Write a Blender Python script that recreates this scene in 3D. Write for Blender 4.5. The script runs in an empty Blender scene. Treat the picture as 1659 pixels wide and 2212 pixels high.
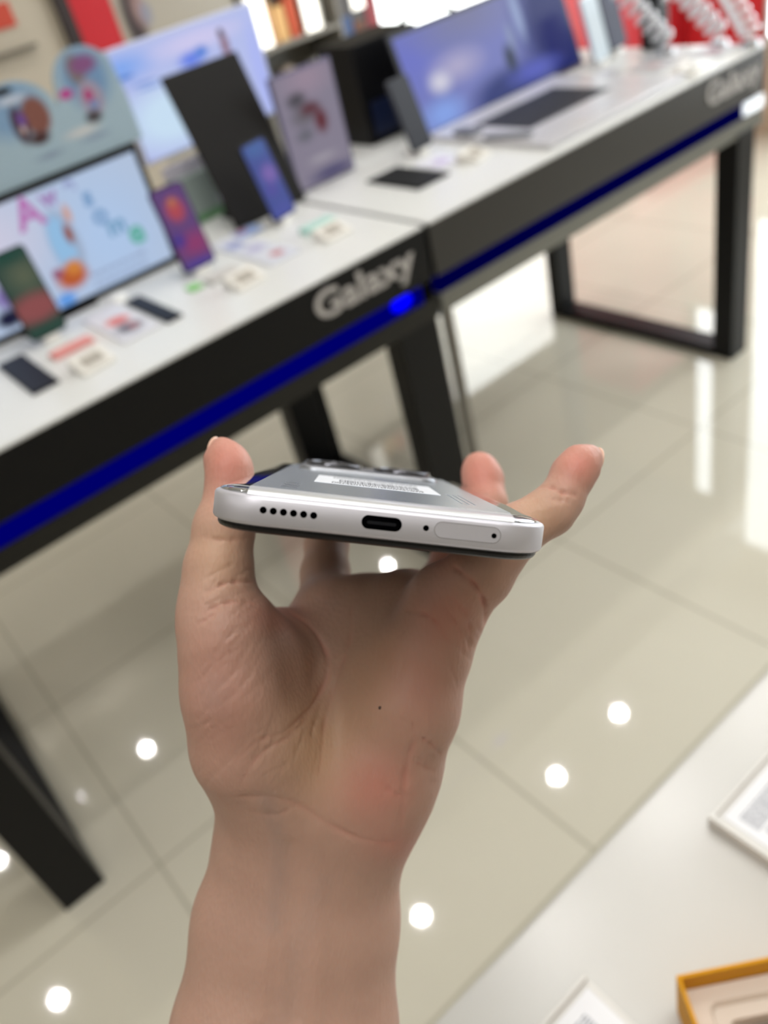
import bpy, bmesh, math, random
import numpy as np
from mathutils import Vector, Matrix
random.seed(4)
S = bpy.context.scene
COL = S.collection

# ------------------------------------------------------------------ camera, world, light, exposure
F = 1807.7                       # focal length in pixels of the 1659 x 2212 frame
RC = Matrix(((0.7511, 0.5246, -0.4008), (-0.6223, 0.3599, -0.6951), (-0.2204, 0.7715, 0.5968)))
CAM = Vector((0, 0, 1.4))
cd = bpy.data.cameras.new('camera'); cam = bpy.data.objects.new('camera', cd); COL.objects.link(cam)
cd.sensor_fit = 'VERTICAL'; cd.sensor_height = 24.0; cd.lens = F * 24.0 / 2212.0
cam.matrix_world = Matrix.Translation(CAM) @ RC.to_4x4()
CM = cam.matrix_world.copy()
cd.clip_start = 0.01
cd.dof.use_dof = True; cd.dof.focus_distance = 0.21; cd.dof.aperture_fstop = 6.3
S.camera = cam
S.view_settings.view_transform = 'Standard'; S.view_settings.look = 'None'
S.view_settings.gamma = 1.0; S.view_settings.use_curve_mapping = False
S.view_settings.exposure = -0.15
w = bpy.data.worlds.new('world'); S.world = w; w.use_nodes = True
w.node_tree.nodes['Background'].inputs[0].default_value = (0.95, 0.97, 1.0, 1)
w.node_tree.nodes['Background'].inputs[1].default_value = 0.5

def area(name, loc, sx, sy, power, col=(1, 0.985, 0.96), rot=(0, 0, 0)):
    l = bpy.data.lights.new(name, 'AREA'); l.shape = 'RECTANGLE'; l.size = sx; l.size_y = sy
    l.energy = power; l.color = col
    o = bpy.data.objects.new(name, l); COL.objects.link(o); o.location = loc; o.rotation_euler = rot
    return o
# unseen fill lights added under the ceiling, above, behind and beside the photographer
area('added_fill_light', (0.1, -0.15, 2.96), 2.0, 0.35, 30)
area('added_fill_light', (-1.9, 1.2, 2.96), 0.5, 3.0, 12)
area('added_fill_light', (0.4, -1.6, 2.96), 4.0, 0.5, 6)

# ------------------------------------------------------------------ helpers
def lin(c):
    if isinstance(c, str):
        c = [int(c[i:i + 2], 16) / 255 for i in (0, 2, 4)]
        c = [x / 12.92 if x <= 0.04045 else ((x + 0.055) / 1.055) ** 2.4 for x in c]
    return (c[0], c[1], c[2], 1.0)

MATS = {}
def mat(name, color, rough=0.5, metal=0.0, spec=0.5, emit=None, strength=0.0, noise=0.0, nscale=20, alpha=None, coat=0.0):
    if name in MATS: return MATS[name]
    m = bpy.data.materials.new(name); m.use_nodes = True; nt = m.node_tree; b = nt.nodes['Principled BSDF']
    b.inputs['Base Color'].default_value = lin(color); b.inputs['Roughness'].default_value = rough
    b.inputs['Metallic'].default_value = metal; b.inputs['Specular IOR Level'].default_value = spec
    b.inputs['Coat Weight'].default_value = coat
    if emit is not None:
        b.inputs['Emission Color'].default_value = lin(emit); b.inputs['Emission Strength'].default_value = strength
    if noise:
        tc = nt.nodes.new('ShaderNodeTexCoord'); n = nt.nodes.new('ShaderNodeTexNoise'); n.inputs['Scale'].default_value = nscale
        n.inputs['Detail'].default_value = 4
        nt.links.new(tc.outputs['Object'], n.inputs['Vector'])
        mx = nt.nodes.new('ShaderNodeMixRGB'); c = lin(color)
        mx.inputs[1].default_value = tuple(x * (1 - noise) for x in c[:3]) + (1,)
        mx.inputs[2].default_value = tuple(min(1, x * (1 + noise)) for x in c[:3]) + (1,)
        nt.links.new(n.outputs['Fac'], mx.inputs[0]); nt.links.new(mx.outputs[0], b.inputs['Base Color'])
    MATS[name] = m
    return m

def picture_mat(name, base, blobs, strength=0.0, rough=0.3):
    """flat printed or lit picture: soft colour patches in the panel's own X/Z coordinates"""
    if name in MATS: return MATS[name]
    m = bpy.data.materials.new(name); m.use_nodes = True; nt = m.node_tree; b = nt.nodes['Principled BSDF']
    tc = nt.nodes.new('ShaderNodeTexCoord'); col = None
    rgb = nt.nodes.new('ShaderNodeRGB'); rgb.outputs[0].default_value = lin(base); col = rgb.outputs[0]
    for (cx, cz, rx, rz, c, soft) in blobs:
        mp = nt.nodes.new('ShaderNodeVectorMath'); mp.operation = 'SUBTRACT'; mp.inputs[1].default_value = (cx, 0, cz)
        nt.links.new(tc.outputs['Object'], mp.inputs[0])
        sc = nt.nodes.new('ShaderNodeVectorMath'); sc.operation = 'MULTIPLY'; sc.inputs[1].default_value = (1 / rx, 0, 1 / rz)
        nt.links.new(mp.outputs[0], sc.inputs[0])
        ln = nt.nodes.new('ShaderNodeVectorMath'); ln.operation = 'LENGTH'; nt.links.new(sc.outputs[0], ln.inputs[0])
        mr = nt.nodes.new('ShaderNodeMapRange'); mr.inputs['From Min'].default_value = 1.0; mr.inputs['From Max'].default_value = 1 - soft
        nt.links.new(ln.outputs['Value'], mr.inputs['Value'])
        mx = nt.nodes.new('ShaderNodeMixRGB'); mx.inputs[2].default_value = lin(c)
        nt.links.new(mr.outputs[0], mx.inputs[0]); nt.links.new(col, mx.inputs[1]); col = mx.outputs[0]
    b.inputs['Roughness'].default_value = rough
    if strength:
        b.inputs['Base Color'].default_value = (0.01, 0.01, 0.01, 1); b.inputs['Specular IOR Level'].default_value = 0.15
        nt.links.new(col, b.inputs['Emission Color']); b.inputs['Emission Strength'].default_value = strength
    else:
        nt.links.new(col, b.inputs['Base Color'])
    MATS[name] = m
    return m

def link(name, me, m, parent=None, smooth=False):
    o = bpy.data.objects.new(name, me); COL.objects.link(o)
    if m is not None: me.materials.append(m)
    if parent is not None: o.parent = parent
    if smooth:
        for p in me.polygons: p.use_smooth = True
    return o

def obj(name, bm, m, parent=None, smooth=False, loc=None, rot=None, bevel=0.0, seg=2):
    me = bpy.data.meshes.new(name); bmesh.ops.recalc_face_normals(bm, faces=bm.faces[:]); bm.to_mesh(me); bm.free()
    o = link(name, me, m, parent, smooth)
    if loc is not None: o.location = loc
    if rot is not None: o.rotation_euler = rot
    if bevel:
        b = o.modifiers.new('bevel', 'BEVEL'); b.width = bevel; b.segments = seg; b.limit_method = 'ANGLE'
    return o

def tag(o, label, cat, group=None, kind=None):
    if label: o['label'] = label
    if cat: o['category'] = cat
    if group: o['group'] = group
    if kind: o['kind'] = kind
    return o

def empty(name, loc, rz=0.0):
    o = bpy.data.objects.new(name, None); COL.objects.link(o); o.location = loc; o.rotation_euler = (0, 0, rz)
    o.empty_display_size = 0.02
    return o

def box(bm, x0, x1, y0, y1, z0, z1, M=None):
    vs = [bm.verts.new((x, y, z)) for x in (x0, x1) for y in (y0, y1) for z in (z0, z1)]
    for f in ((0, 1, 3, 2), (4, 6, 7, 5), (0, 4, 5, 1), (2, 3, 7, 6), (0, 2, 6, 4), (1, 5, 7, 3)):
        bm.faces.new([vs[i] for i in f])
    if M is not None: bmesh.ops.transform(bm, matrix=M, verts=vs)
    return vs

def B(*boxes):
    bm = bmesh.new()
    for b in boxes: box(bm, *b)
    return bm

def rrect(w, l, r, n=8):
    pts = []
    for cx, cy, a0 in ((w / 2 - r, l / 2 - r, 0), (-w / 2 + r, l / 2 - r, 90), (-w / 2 + r, -l / 2 + r, 180), (w / 2 - r, -l / 2 + r, 270)):
        for k in range(n + 1):
            a = math.radians(a0 + 90 * k / n); pts.append((cx + r * math.cos(a), cy + r * math.sin(a)))
    return pts

def loft(bm, rings, cap0=True, cap1=True):
    vr = [[bm.verts.new(p) for p in ring] for ring in rings]
    n = len(vr[0])
    for a, b in zip(vr[:-1], vr[1:]):
        for i in range(n):
            bm.faces.new((a[i], a[(i + 1) % n], b[(i + 1) % n], b[i]))
    if cap0: bm.faces.new(vr[0][::-1])
    if cap1: bm.faces.new(vr[-1])
    return vr

def rr_ring(w, l, r, inset, z, n=8):
    return [(x, y, z) for x, y in rrect(w - 2 * inset, l - 2 * inset, max(r - inset, 0.0004), n)]

def cyl(bm, c, r, h, n=32, r2=None, M=None):
    r2 = r if r2 is None else r2
    rings = [[(c[0] + q * math.cos(2 * math.pi * k / n), c[1] + q * math.sin(2 * math.pi * k / n), z) for k in range(n)]
             for q, z in ((r, c[2]), (r2, c[2] + h))]
    vr = loft(bm, rings)
    if M is not None: bmesh.ops.transform(bm, matrix=M, verts=[v for q in vr for v in q])
    return vr

def tube(bm, pts, r, n=10):
    pts = [Vector(p) for p in pts]; rings = []; up = Vector((0.31, 0.2, 0.93)).normalized()
    for i, p in enumerate(pts):
        t = (pts[min(i + 1, len(pts) - 1)] - pts[max(i - 1, 0)]).normalized()
        a = t.cross(up)
        if a.length < 1e-3: a = t.cross(Vector((1, 0, 0)))
        a.normalize(); b = t.cross(a)
        rr = r[i] if isinstance(r, (list, tuple)) else r
        rings.append([tuple(p + a * (rr * math.cos(2 * math.pi * k / n)) + b * (rr * math.sin(2 * math.pi * k / n))) for k in range(n)])
    loft(bm, rings)

def spline(pts, m=8):
    pts = [Vector(p) for p in pts]; out = []
    P = [pts[0]] + pts + [pts[-1]]
    for i in range(1, len(P) - 2):
        for k in range(m):
            t = k / m; a, b, c, d = P[i - 1], P[i], P[i + 1], P[i + 2]
            out.append(0.5 * ((2 * b) + (c - a) * t + (2 * a - 5 * b + 4 * c - d) * t * t + (3 * b - a - 3 * c + d) * t ** 3))
    out.append(pts[-1]); return out

def text_mesh(name, body, size, m, parent, loc, rot=(math.pi / 2, 0, 0), extrude=0.001, sx=1.0, bold=0.0, align='LEFT'):
    cu = bpy.data.curves.new(name, 'FONT'); cu.body = body; cu.size = size; cu.extrude = extrude; cu.offset = bold
    cu.align_x = align; cu.resolution_u = 4
    tmp = bpy.data.objects.new('tmp', cu); COL.objects.link(tmp)
    dg = bpy.context.evaluated_depsgraph_get()
    me = bpy.data.meshes.new_from_object(tmp.evaluated_get(dg))
    bpy.data.objects.remove(tmp)
    me.materials.clear()
    o = link(name, me, m, parent); o.location = loc; o.rotation_euler = rot; o.scale = (sx, 1, 1)
    return o

def text_width(me): return max(v.co.x for v in me.vertices) - min(v.co.x for v in me.vertices)

def camp(px, py, d):
    """a point at depth d (metres) in the hand's own camera-aligned frame"""
    return Vector(((px - 829.5) * d / F, -(py - 1106) * d / F, -d))

# ------------------------------------------------------------------ materials
WHITE = mat('white_laminate', 'dcdcda', 0.25, noise=0.02, nscale=5)
BLACK = mat('black_powder_coat', '0e0e0f', 0.42, spec=0.22, noise=0.08, nscale=40)
BLACKG = mat('black_gloss', '08080a', 0.12)
DARK = mat('charcoal_plastic', '191a1d', 0.5, spec=0.25)
NAVYP = mat('dark_slate_pad', '191b25', 0.5, spec=0.25)
PLAST = mat('white_plastic', 'eceae6', 0.35)
ACRYL = mat('pale_acrylic', 'd9d6d2', 0.12)
PAPER = mat('white_card', 'e6e6ea', 0.6)
GREYT = mat('grey_print', '9a9ca4', 0.7)
SILVER = mat('brushed_silver', 'c8c9cc', 0.3, metal=0.9)
CHROME = mat('chrome', 'e8e8ea', 0.06, metal=1.0)
TABT = 0.844

# ------------------------------------------------------------------ room
def floor_material():
    m = bpy.data.materials.new('polished_cream_tiles'); m.use_nodes = True; nt = m.node_tree; b = nt.nodes['Principled BSDF']
    g = nt.nodes.new('ShaderNodeNewGeometry'); sp = nt.nodes.new('ShaderNodeSeparateXYZ'); nt.links.new(g.outputs['Position'], sp.inputs[0])
    def M(op, a, bb=None, clamp=False):
        n = nt.nodes.new('ShaderNodeMath'); n.operation = op; n.use_clamp = clamp
        for i, v in enumerate((a, bb)):
            if v is None: continue
            if isinstance(v, (int, float)): n.inputs[i].default_value = v
            else: nt.links.new(v, n.inputs[i])
        return n.outputs[0]
    gro = []
    for ax, off in (('X', 0.035), ('Y', -1.153)):
        u = M('DIVIDE', M('ADD', sp.outputs[ax], off + 583.0), 0.583); fr = M('FRACT', u)
        dd = M('MULTIPLY', M('SUBTRACT', 0.5, M('ABSOLUTE', M('SUBTRACT', fr, 0.5))), 0.583)
        gro.append(M('LESS_THAN', dd, 0.0034))
    gr = M('MAXIMUM', gro[0], gro[1])
    tc = nt.nodes.new('ShaderNodeTexNoise'); tc.inputs['Scale'].default_value = 1.7; tc.inputs['Detail'].default_value = 6; tc.inputs['Roughness'].default_value = 0.6
    nt.links.new(g.outputs['Position'], tc.inputs['Vector'])
    mx = nt.nodes.new('ShaderNodeMixRGB'); mx.inputs[1].default_value = lin('c3bdac'); mx.inputs[2].default_value = lin('cdc7b7')
    nt.links.new(tc.outputs['Fac'], mx.inputs[0])
    m2 = nt.nodes.new('ShaderNodeMixRGB'); m2.inputs[2].default_value = lin('aaa493')
    nt.links.new(mx.outputs[0], m2.inputs[1]); nt.links.new(gr, m2.inputs[0]); nt.links.new(m2.outputs[0], b.inputs['Base Color'])
    b.inputs['Roughness'].default_value = 0.035; b.inputs['Specular IOR Level'].default_value = 0.75
    return m

def struct(name, bm, m, **k):
    o = obj(name, bm, m, **k); o['kind'] = 'structure'; return o

struct('floor', B((-3.5, 3.95, -3, 4.9, -0.05, 0)), floor_material())
CEIL = mat('ceiling_white', 'd8d5cc', 0.8)
struct('ceiling', B((-3.5, 3.95, -3, 4.9, 3.0, 3.05)), CEIL)
struct('wall_back', B((-3.5, 3.95, 4.8, 4.9, 0, 3.0)), mat('back_wall_beige', 'c3bba9', 0.7, noise=0.03, nscale=2))
struct('wall_left', B((-3.6, -3.5, -3, 4.9, 0, 3.0)), mat('left_wall_beige', 'bdb6a6', 0.7, noise=0.03, nscale=2))
struct('wall_front', B((-3.5, 3.95, -3.1, -3, 0, 3.0)), mat('front_wall_beige', 'bdb6a6', 0.7, noise=0.03, nscale=2))
struct('wall_right', B((3.95, 4.05, -3, 4.8, 0, 3.0)), mat('right_wall_warm', 'cfc0a8', 0.7, noise=0.03, nscale=2))
# daylit shop-front glazing on the right wall (it shows as the long bright reflections in the floor)
def glazing(name, y0, y1, z0, z1, strength):
    t = empty(name, (3.945, (y0 + y1) / 2, z0)); t['kind'] = 'structure'
    w_, h = (y1 - y0) / 2, z1 - z0
    g = obj('glass', B((-0.006, 0.0, -w_, w_, 0, h)), mat('daylit_glass_%s' % name, 'e8f2ff', 0.3, emit=(0.9, 0.96, 1.0), strength=strength), t)
    obj('frame', B((-0.02, 0, -w_ - 0.02, -w_, -0.02, h + 0.02), (-0.02, 0, w_, w_ + 0.02, -0.02, h + 0.02), (-0.02, 0, -w_, w_, h, h + 0.02), (-0.02, 0, -w_, w_, -0.02, 0)), mat('pale_frame', 'cfcfcb', 0.4), t)
glazing('window_1', -0.6, 2.31, 0.42, 2.6, 5.5)
glazing('window_2', 2.56, 2.67, 0.98, 2.6, 6.0)
o = obj('wall_sign', B((3.925, 3.949, 2.34, 3.0, 0.30, 0.94)), mat('sign_red', 'e0323a', 0.5)); tag(o, 'red sign low on the right wall beyond the coiled cables', 'sign')

# recessed downlights: the ones mirrored in the floor
def downlight():
    t = empty('ceiling_light', (0, 0, 2.999))
    bm = bmesh.new(); n = 32
    prof = [(0.055, 0.0), (0.058, -0.006), (0.048, -0.010), (0.039, -0.004), (0.036, 0.0)]
    rings = [[(q * math.cos(2 * math.pi * k / n), q * math.sin(2 * math.pi * k / n), z) for k in range(n)] for q, z in prof]
    loft(bm, rings, False, False)
    obj('rim', bm, mat('light_rim', 'dcdcdc', 0.4), t, smooth=True)
    bm = bmesh.new(); cyl(bm, (0, 0, -0.004), 0.032, 0.003)
    obj('lens', bm, mat('lit_lens', 'ffffff', 0.5, emit=(1, 0.985, 0.93), strength=70), t)
    return t
spots = [(-0.88, 4.46, 'round ceiling downlight farthest left in the row nearest the back wall'),
         (-0.32, 4.48, 'round ceiling downlight second from left in the row nearest the back wall'),
         (0.23, 4.48, 'round ceiling downlight third from left in the row nearest the back wall'),
         (2.51, 4.53, 'round ceiling downlight farthest right in the row nearest the back wall'),
         (-0.9, 3.32, 'lone round ceiling downlight between the back row and the front row'),
         (0.81, 2.21, 'round ceiling downlight farthest left in the front row'),
         (1.93, 2.24, 'middle round ceiling downlight of the front row'),
         (2.52, 2.25, 'round ceiling downlight farthest right in the front row'),
         (0.76, 1.05, 'round ceiling downlight nearest the viewer, farthest left of three over the aisle'),
         (1.33, 1.05, 'round ceiling downlight nearest the viewer, middle of three over the aisle'),
         (1.94, 1.05, 'round ceiling downlight nearest the viewer, farthest right of three over the aisle')]
d0 = downlight()
for i, (x, y, lab) in enumerate(spots):
    t = d0
    if i:
        t = d0.copy(); COL.objects.link(t)
        for ch in list(d0.children):
            c = ch.copy(); COL.objects.link(c); c.parent = t
    l = bpy.data.lights.new('downlight_beam', 'SPOT'); l.energy = 20; l.spot_size = math.radians(130); l.spot_blend = 0.6; l.shadow_soft_size = 0.032; l.color = (1, 0.985, 0.96)
    lo_ = bpy.data.objects.new('downlight_beam', l); COL.objects.link(lo_); lo_.location = (x, y, 2.985)
    t.location = (x, y, 2.999); tag(t, lab, 'ceiling light', 'downlights mirrored in the polished floor')

# ------------------------------------------------------------------ display tables
LED = mat('blue_led_diffuser', (0, 0, 0.01), 0.6, spec=0.0, emit=(0.0, 0.0, 0.15), strength=1.0)
LEDD = mat('dim_blue_led_diffuser', (0, 0, 0.01), 0.6, spec=0.0, emit=(0.0, 0.0, 0.045), strength=1.0)
LEDH = mat('blue_led_hot', (0, 0, 0.1), 0.6, spec=0.0, emit=(0.0, 0.0, 1.0), strength=1.5)
LETTER = mat('pale_grey_letters', 'b3aeab', 0.5)
LIP = mat('satin_charcoal', '1e1d1a', 0.3, spec=0.3)
YF, YB = 1.284, 2.03
def table(x0, x1, legs, label, letters_x, letters_w, led, hot, apron_mat, lip_mat, legs_mat):
    t = empty('display_table', ((x0 + x1) / 2, (YF + YB) / 2, 0)); cx, cy = t.location.x, t.location.y
    tag(t, label, 'table')
    def L(b): return (b[0] - cx, b[1] - cx, b[2] - cy, b[3] - cy, b[4], b[5])
    obj('tabletop', B(L((x0, x1, YF, YB, TABT - 0.006, TABT))), WHITE, t, bevel=0.0015)
    obj('apron', B(L((x0, x1, YF, YF + 0.03, 0.732, TABT - 0.006)), L((x0, x1, YB - 0.03, YB, 0.655, TABT - 0.006)),
                   L((x0, x0 + 0.03, YF + 0.03, YB - 0.03, 0.655, TABT - 0.006)), L((x1 - 0.03, x1, YF + 0.03, YB - 0.03, 0.655, TABT - 0.006)),
                   L((x0 + 0.03, x1 - 0.03, YF + 0.03, YB - 0.03, 0.70, 0.72))), apron_mat, t)
    s = obj('light_strip', B(L((x0 + 0.004, x1 - 0.03, YF + 0.006, YF + 0.03, 0.692, 0.732))), led, t)
    s['label'] = 'blue lit strip along the apron'
    if hot is not None:
        bm = bmesh.new(); bmesh.ops.create_uvsphere(bm, u_segments=24, v_segments=12, radius=0.02)
        bmesh.ops.transform(bm, matrix=Matrix.Translation((hot - cx, YF + 0.008 - cy, 0.717)) @ Matrix.Diagonal((1.5, 0.3, 0.85, 1)), verts=bm.verts)
        obj('light_strip_lamp', bm, LEDH, s, smooth=True)
    if hot is None:
        obj('light_strip_end', B(L((x1 - 0.085, x1, YF - 0.001, YF + 0.006, 0.697, 0.727))), mat('white_led_end', 'ffffff', 0.4, emit=(0.78, 0.88, 1.0), strength=0.75), s)
    obj('lower_rail', B(L((x0, x1, YF, YF + 0.03, 0.652, 0.692))), lip_mat, t)
    for k_, (a, b, y0, y1) in enumerate(legs):
        obj('leg', B(L((a, b, y0, y1, 0, 0.66))), legs_mat[k_], t, bevel=0.002)
    for (a, b, y0, y1) in ((legs[0][0], legs[0][1], legs[0][3], legs[1][2]), (legs[2][0], legs[2][1], legs[2][3], legs[3][2])):
        obj('floor_beam', B(L((a, b, y0, y1, 0, 0.028))), BLACK, t, bevel=0.002)
    o = text_mesh('lettering', 'Galaxy', 0.072, LETTER, t, (letters_x - cx, YF - 0.001 - cy, 0.771), extrude=0.0015, bold=0.0016)
    o.scale = (letters_w / text_width(o.data), 1, 1)
    o['label'] = 'raised pale grey letters on the apron'
    return t
table(-0.26, 1.0, [(-0.214, -0.130, 1.205, 1.29), (-0.214, -0.130, 1.95, 2.03), (0.889, 0.992, YF + 0.001, 1.345), (0.905, 1.0, 1.93, 2.0)],
      'nearer black display table with a bright blue spot below its raised lettering', 0.715, 0.245, LED, 0.915, BLACK, LIP, [BLACK] * 4)
table(1.012, 2.175, [(1.0125, 1.036, YF + 0.001, 1.30), (1.0125, 1.03, 1.93, 2.0), (2.06, 2.137, YF - 0.004, 1.345), (2.06, 2.137, 1.95, 2.0)],
      'farther black display table carrying the open laptop, its right leg frame fully in view', 1.925, 0.225, LEDD, None, mat('black_coat_warm_sheen', '2c2a28', 0.35, noise=0.05, nscale=30), mat('rail_painted_sheen', '75756f', 0.35, metal=0.4), [mat('leg_painted_sheen', '77736c', 0.35, metal=0.3), BLACK, BLACK, BLACK])  # lighter apron, rail and left leg colours carry the reflected light on black

# near white table at the photographer's side
t = empty('demo_table', (0.35, -0.07, 0)); tag(t, 'pale cream counter in the near corner with the yellow box on it', 'table')
obj('tabletop', B((-0.75, 1.25, -0.33, 0.296, TABT - 0.03, TABT)), mat('cream_laminate', 'c6c4c0', 0.25, noise=0.015, nscale=4), t, bevel=0.004)
for x in (-0.72, 1.16):
    for y in (-0.31, 0.22): obj('leg', B((x, x + 0.06, y, y + 0.06, 0, TABT - 0.03)), PLAST, t)

# ------------------------------------------------------------------ things on the near table
def label_holder(x0, x1, y0, y1, label, lines):
    t = empty('label_holder', ((x0 + x1) / 2, (y0 + y1) / 2, TABT)); w_, l = (x1 - x0) / 2, (y1 - y0) / 2
    tag(t, label, 'label holder', 'acrylic label holders on the near table')
    obj('holder', B((-w_, w_, -l, l, 0, 0.006), (-w_, -w_ + 0.004, -l, l, 0.006, 0.011), (-w_ + 0.004, w_, l - 0.003, l, 0.006, 0.009)), ACRYL, t, bevel=0.0008)
    obj('card', B((-w_ + 0.009, w_ - 0.004, -l + 0.004, l - 0.006, 0.006, 0.0066)), PAPER, t)
    bm = bmesh.new(); rnd = random.Random(int(x0 * 1000))
    for (xa, xb, ya, yb) in lines:
        y = ya
        while y > yb:
            x = xa
            while x < xb - 0.004:
                k = rnd.uniform(0.003, 0.011); k = min(k, xb - x)
                box(bm, -w_ + x, -w_ + x + k, l - 0.0 + y - 0.0012, l + y, 0.0066, 0.0067); x += k + 0.0009
            y -= 0.0021
    obj('print', bm, GREYT, t)
    return t
label_holder(0.283, 0.43, 0.05, 0.183, 'clear label holder with a printed white card at the right edge of the counter',
             [(0.015, 0.14, -0.014, -0.027), (0.018, 0.13, -0.031, -0.05), (0.018, 0.12, -0.06, -0.11)])
label_holder(0.02, 0.148, 0.05, 0.177, 'clear label holder cut off by the bottom edge, left of the yellow box',
             [(0.02, 0.112, -0.014, -0.034), (0.02, 0.115, -0.038, -0.10)])

YEL = mat('yellow_card', 'cf9000', 0.6, spec=0.2)
YELO = mat('yellow_card_outside', 'd9b56a', 0.5)
t = empty('phone_box', (0.1725, 0.1290, TABT), math.radians(-34)); tag(t, 'open yellow box with a white moulded tray inside, at the bottom right corner', 'box')
BW, BL, BH = 0.10, 0.18, 0.046
obj('walls', B((0, BW, -0.002, 0, 0, BH), (0, BW, -BL, -BL + 0.002, 0, BH), (0, 0.002, -BL + 0.002, -0.002, 0, BH), (BW - 0.002, BW, -BL + 0.002, -0.002, 0, BH), (0.002, BW - 0.002, -BL + 0.002, -0.002, 0, 0.002)), YEL, t)
bm = bmesh.new(); N8 = 8
c = Vector((BW / 2, -BL / 2, 0))
rings = []
for (wd, ln, r, z) in ((BW - 0.005, BL - 0.005, 0.002, 0.004), (BW - 0.005, BL - 0.005, 0.002, 0.031), (BW - 0.026, BL - 0.022, 0.006, 0.031), (BW - 0.029, BL - 0.025, 0.005, 0.027),
                       (BW - 0.042, BL - 0.040, 0.004, 0.027), (BW - 0.043, BL - 0.041, 0.003, 0.014)):
    rings.append([(c.x + x, c.y + y, z) for x, y in rrect(wd, ln, r)])
loft(bm, rings)
obj('tray', bm, mat('moulded_tray', 'd8c9bb', 0.6), t)
obj('tray_slot', B((BW / 2 - 0.022, BW / 2 + 0.022, -0.034, -0.0215, 0.0145, 0.016)), mat('dark_slot', '4a4038', 0.6), t)

# ------------------------------------------------------------------ screens, phones and cards on the display tables
def screen(name, label, cat_, x0, x1, y, z0, z1, pic, lean=0.0, thick=0.02, bezel=0.008, rz=0.0, frame=None, stand=True, group=None):
    w_, h = (x1 - x0) / 2, z1 - z0
    t = empty(name, ((x0 + x1) / 2, y, z0), rz); tag(t, label, cat_, group)
    R = Matrix.Rotation(-lean, 4, 'X')
    bm = bmesh.new(); box(bm, -w_, w_, 0, thick, 0, h, R)
    obj('housing', bm, frame or BLACK, t, bevel=0.002)
    s = obj('screen', B((-w_ + bezel, w_ - bezel, -0.0012, 0.0, -h / 2 + bezel, h / 2 - bezel)), pic, t)
    s.matrix_local = R @ Matrix.Translation((0, 0, h / 2))
    if stand and z0 > TABT + 0.001:
        obj('stand', B((-0.03, 0.03, thick * 0.3, thick, -(z0 - TABT), 0.02), (-0.08, 0.08, -0.02, 0.09, -(z0 - TABT), -(z0 - TABT) + 0.006)), frame or BLACK, t)
    return t, s, w_, h

# left monitor with the coloured word
AW = picture_mat('pale_blue_advert', 'c0d2ee', [(-0.06, 0.05, 0.16, 0.12, 'dcdaf0', 0.9), (0.16, -0.02, 0.14, 0.16, 'bcd6fa', 0.8),
     (0.075, 0.0, 0.034, 0.075, 'a9b9d4', 0.25), (0.07, 0.004, 0.026, 0.062, '9ccaf2', 0.3), (0.088, 0.015, 0.011, 0.026, '9a4a28', 0.6), (0.102, 0.05, 0.010, 0.024, 'dba898', 0.6),
     (0.06, -0.06, 0.042, 0.030, 'c45f2e', 0.5), (0.07, -0.045, 0.022, 0.02, 'dd8a3c', 0.6), (0.035, -0.045, 0.014, 0.014, '9c5070', 0.6), (0.030, -0.097, 0.026, 0.018, '66a4f2', 0.5),
     (-0.075, -0.045, 0.03, 0.03, '8a7ab8', 0.6), (-0.085, -0.083, 0.035, 0.022, '14163a', 0.5)], strength=0.9)
t, s, w_, h = screen('advert_monitor', 'black framed monitor showing a pale blue advert with a curving multicoloured word', 'monitor', 0.10, 0.672, 1.705, 0.846, 1.088, AW, bezel=0.013)
letters = [('A', 0.034, 0.070, 0.062, 'cf80cc'), ('w', 0.081, 0.086, 0.036, 'b89ad6'), ('e', 0.127, 0.092, 0.036, '9ea6de'), ('s', 0.151, 0.060, 0.040, '86b2e4'),
           ('o', 0.160, 0.022, 0.044, '86b2e4'), ('m', 0.183, -0.008, 0.042, '86b8e2'), ('e', 0.216, -0.037, 0.056, '6cc8b8')]
for ch, x, z, sz, c_ in letters:
    text_mesh('letter', ch, sz * 1.25, mat('ink_%s' % c_, (0.01, 0.01, 0.01), 0.6, emit=c_, strength=0.75), s, (x, -0.0018, z - sz * 0.3), extrude=0.0004, bold=0.0022, align='CENTER')
bm = bmesh.new(); rr = random.Random(3)
for k in range(2):
    x = 0.095
    while x < 0.215:
        d = rr.uniform(0.008, 0.02); box(bm, x, x + d, -0.0016, -0.0012, -0.072 - 0.02 * k - 0.006, -0.072 - 0.02 * k); x += d + 0.003
obj('small_print', bm, mat('screen_small_print', '7d8ba8', 0.5, emit='7d8ba8', strength=0.6), s)

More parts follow.
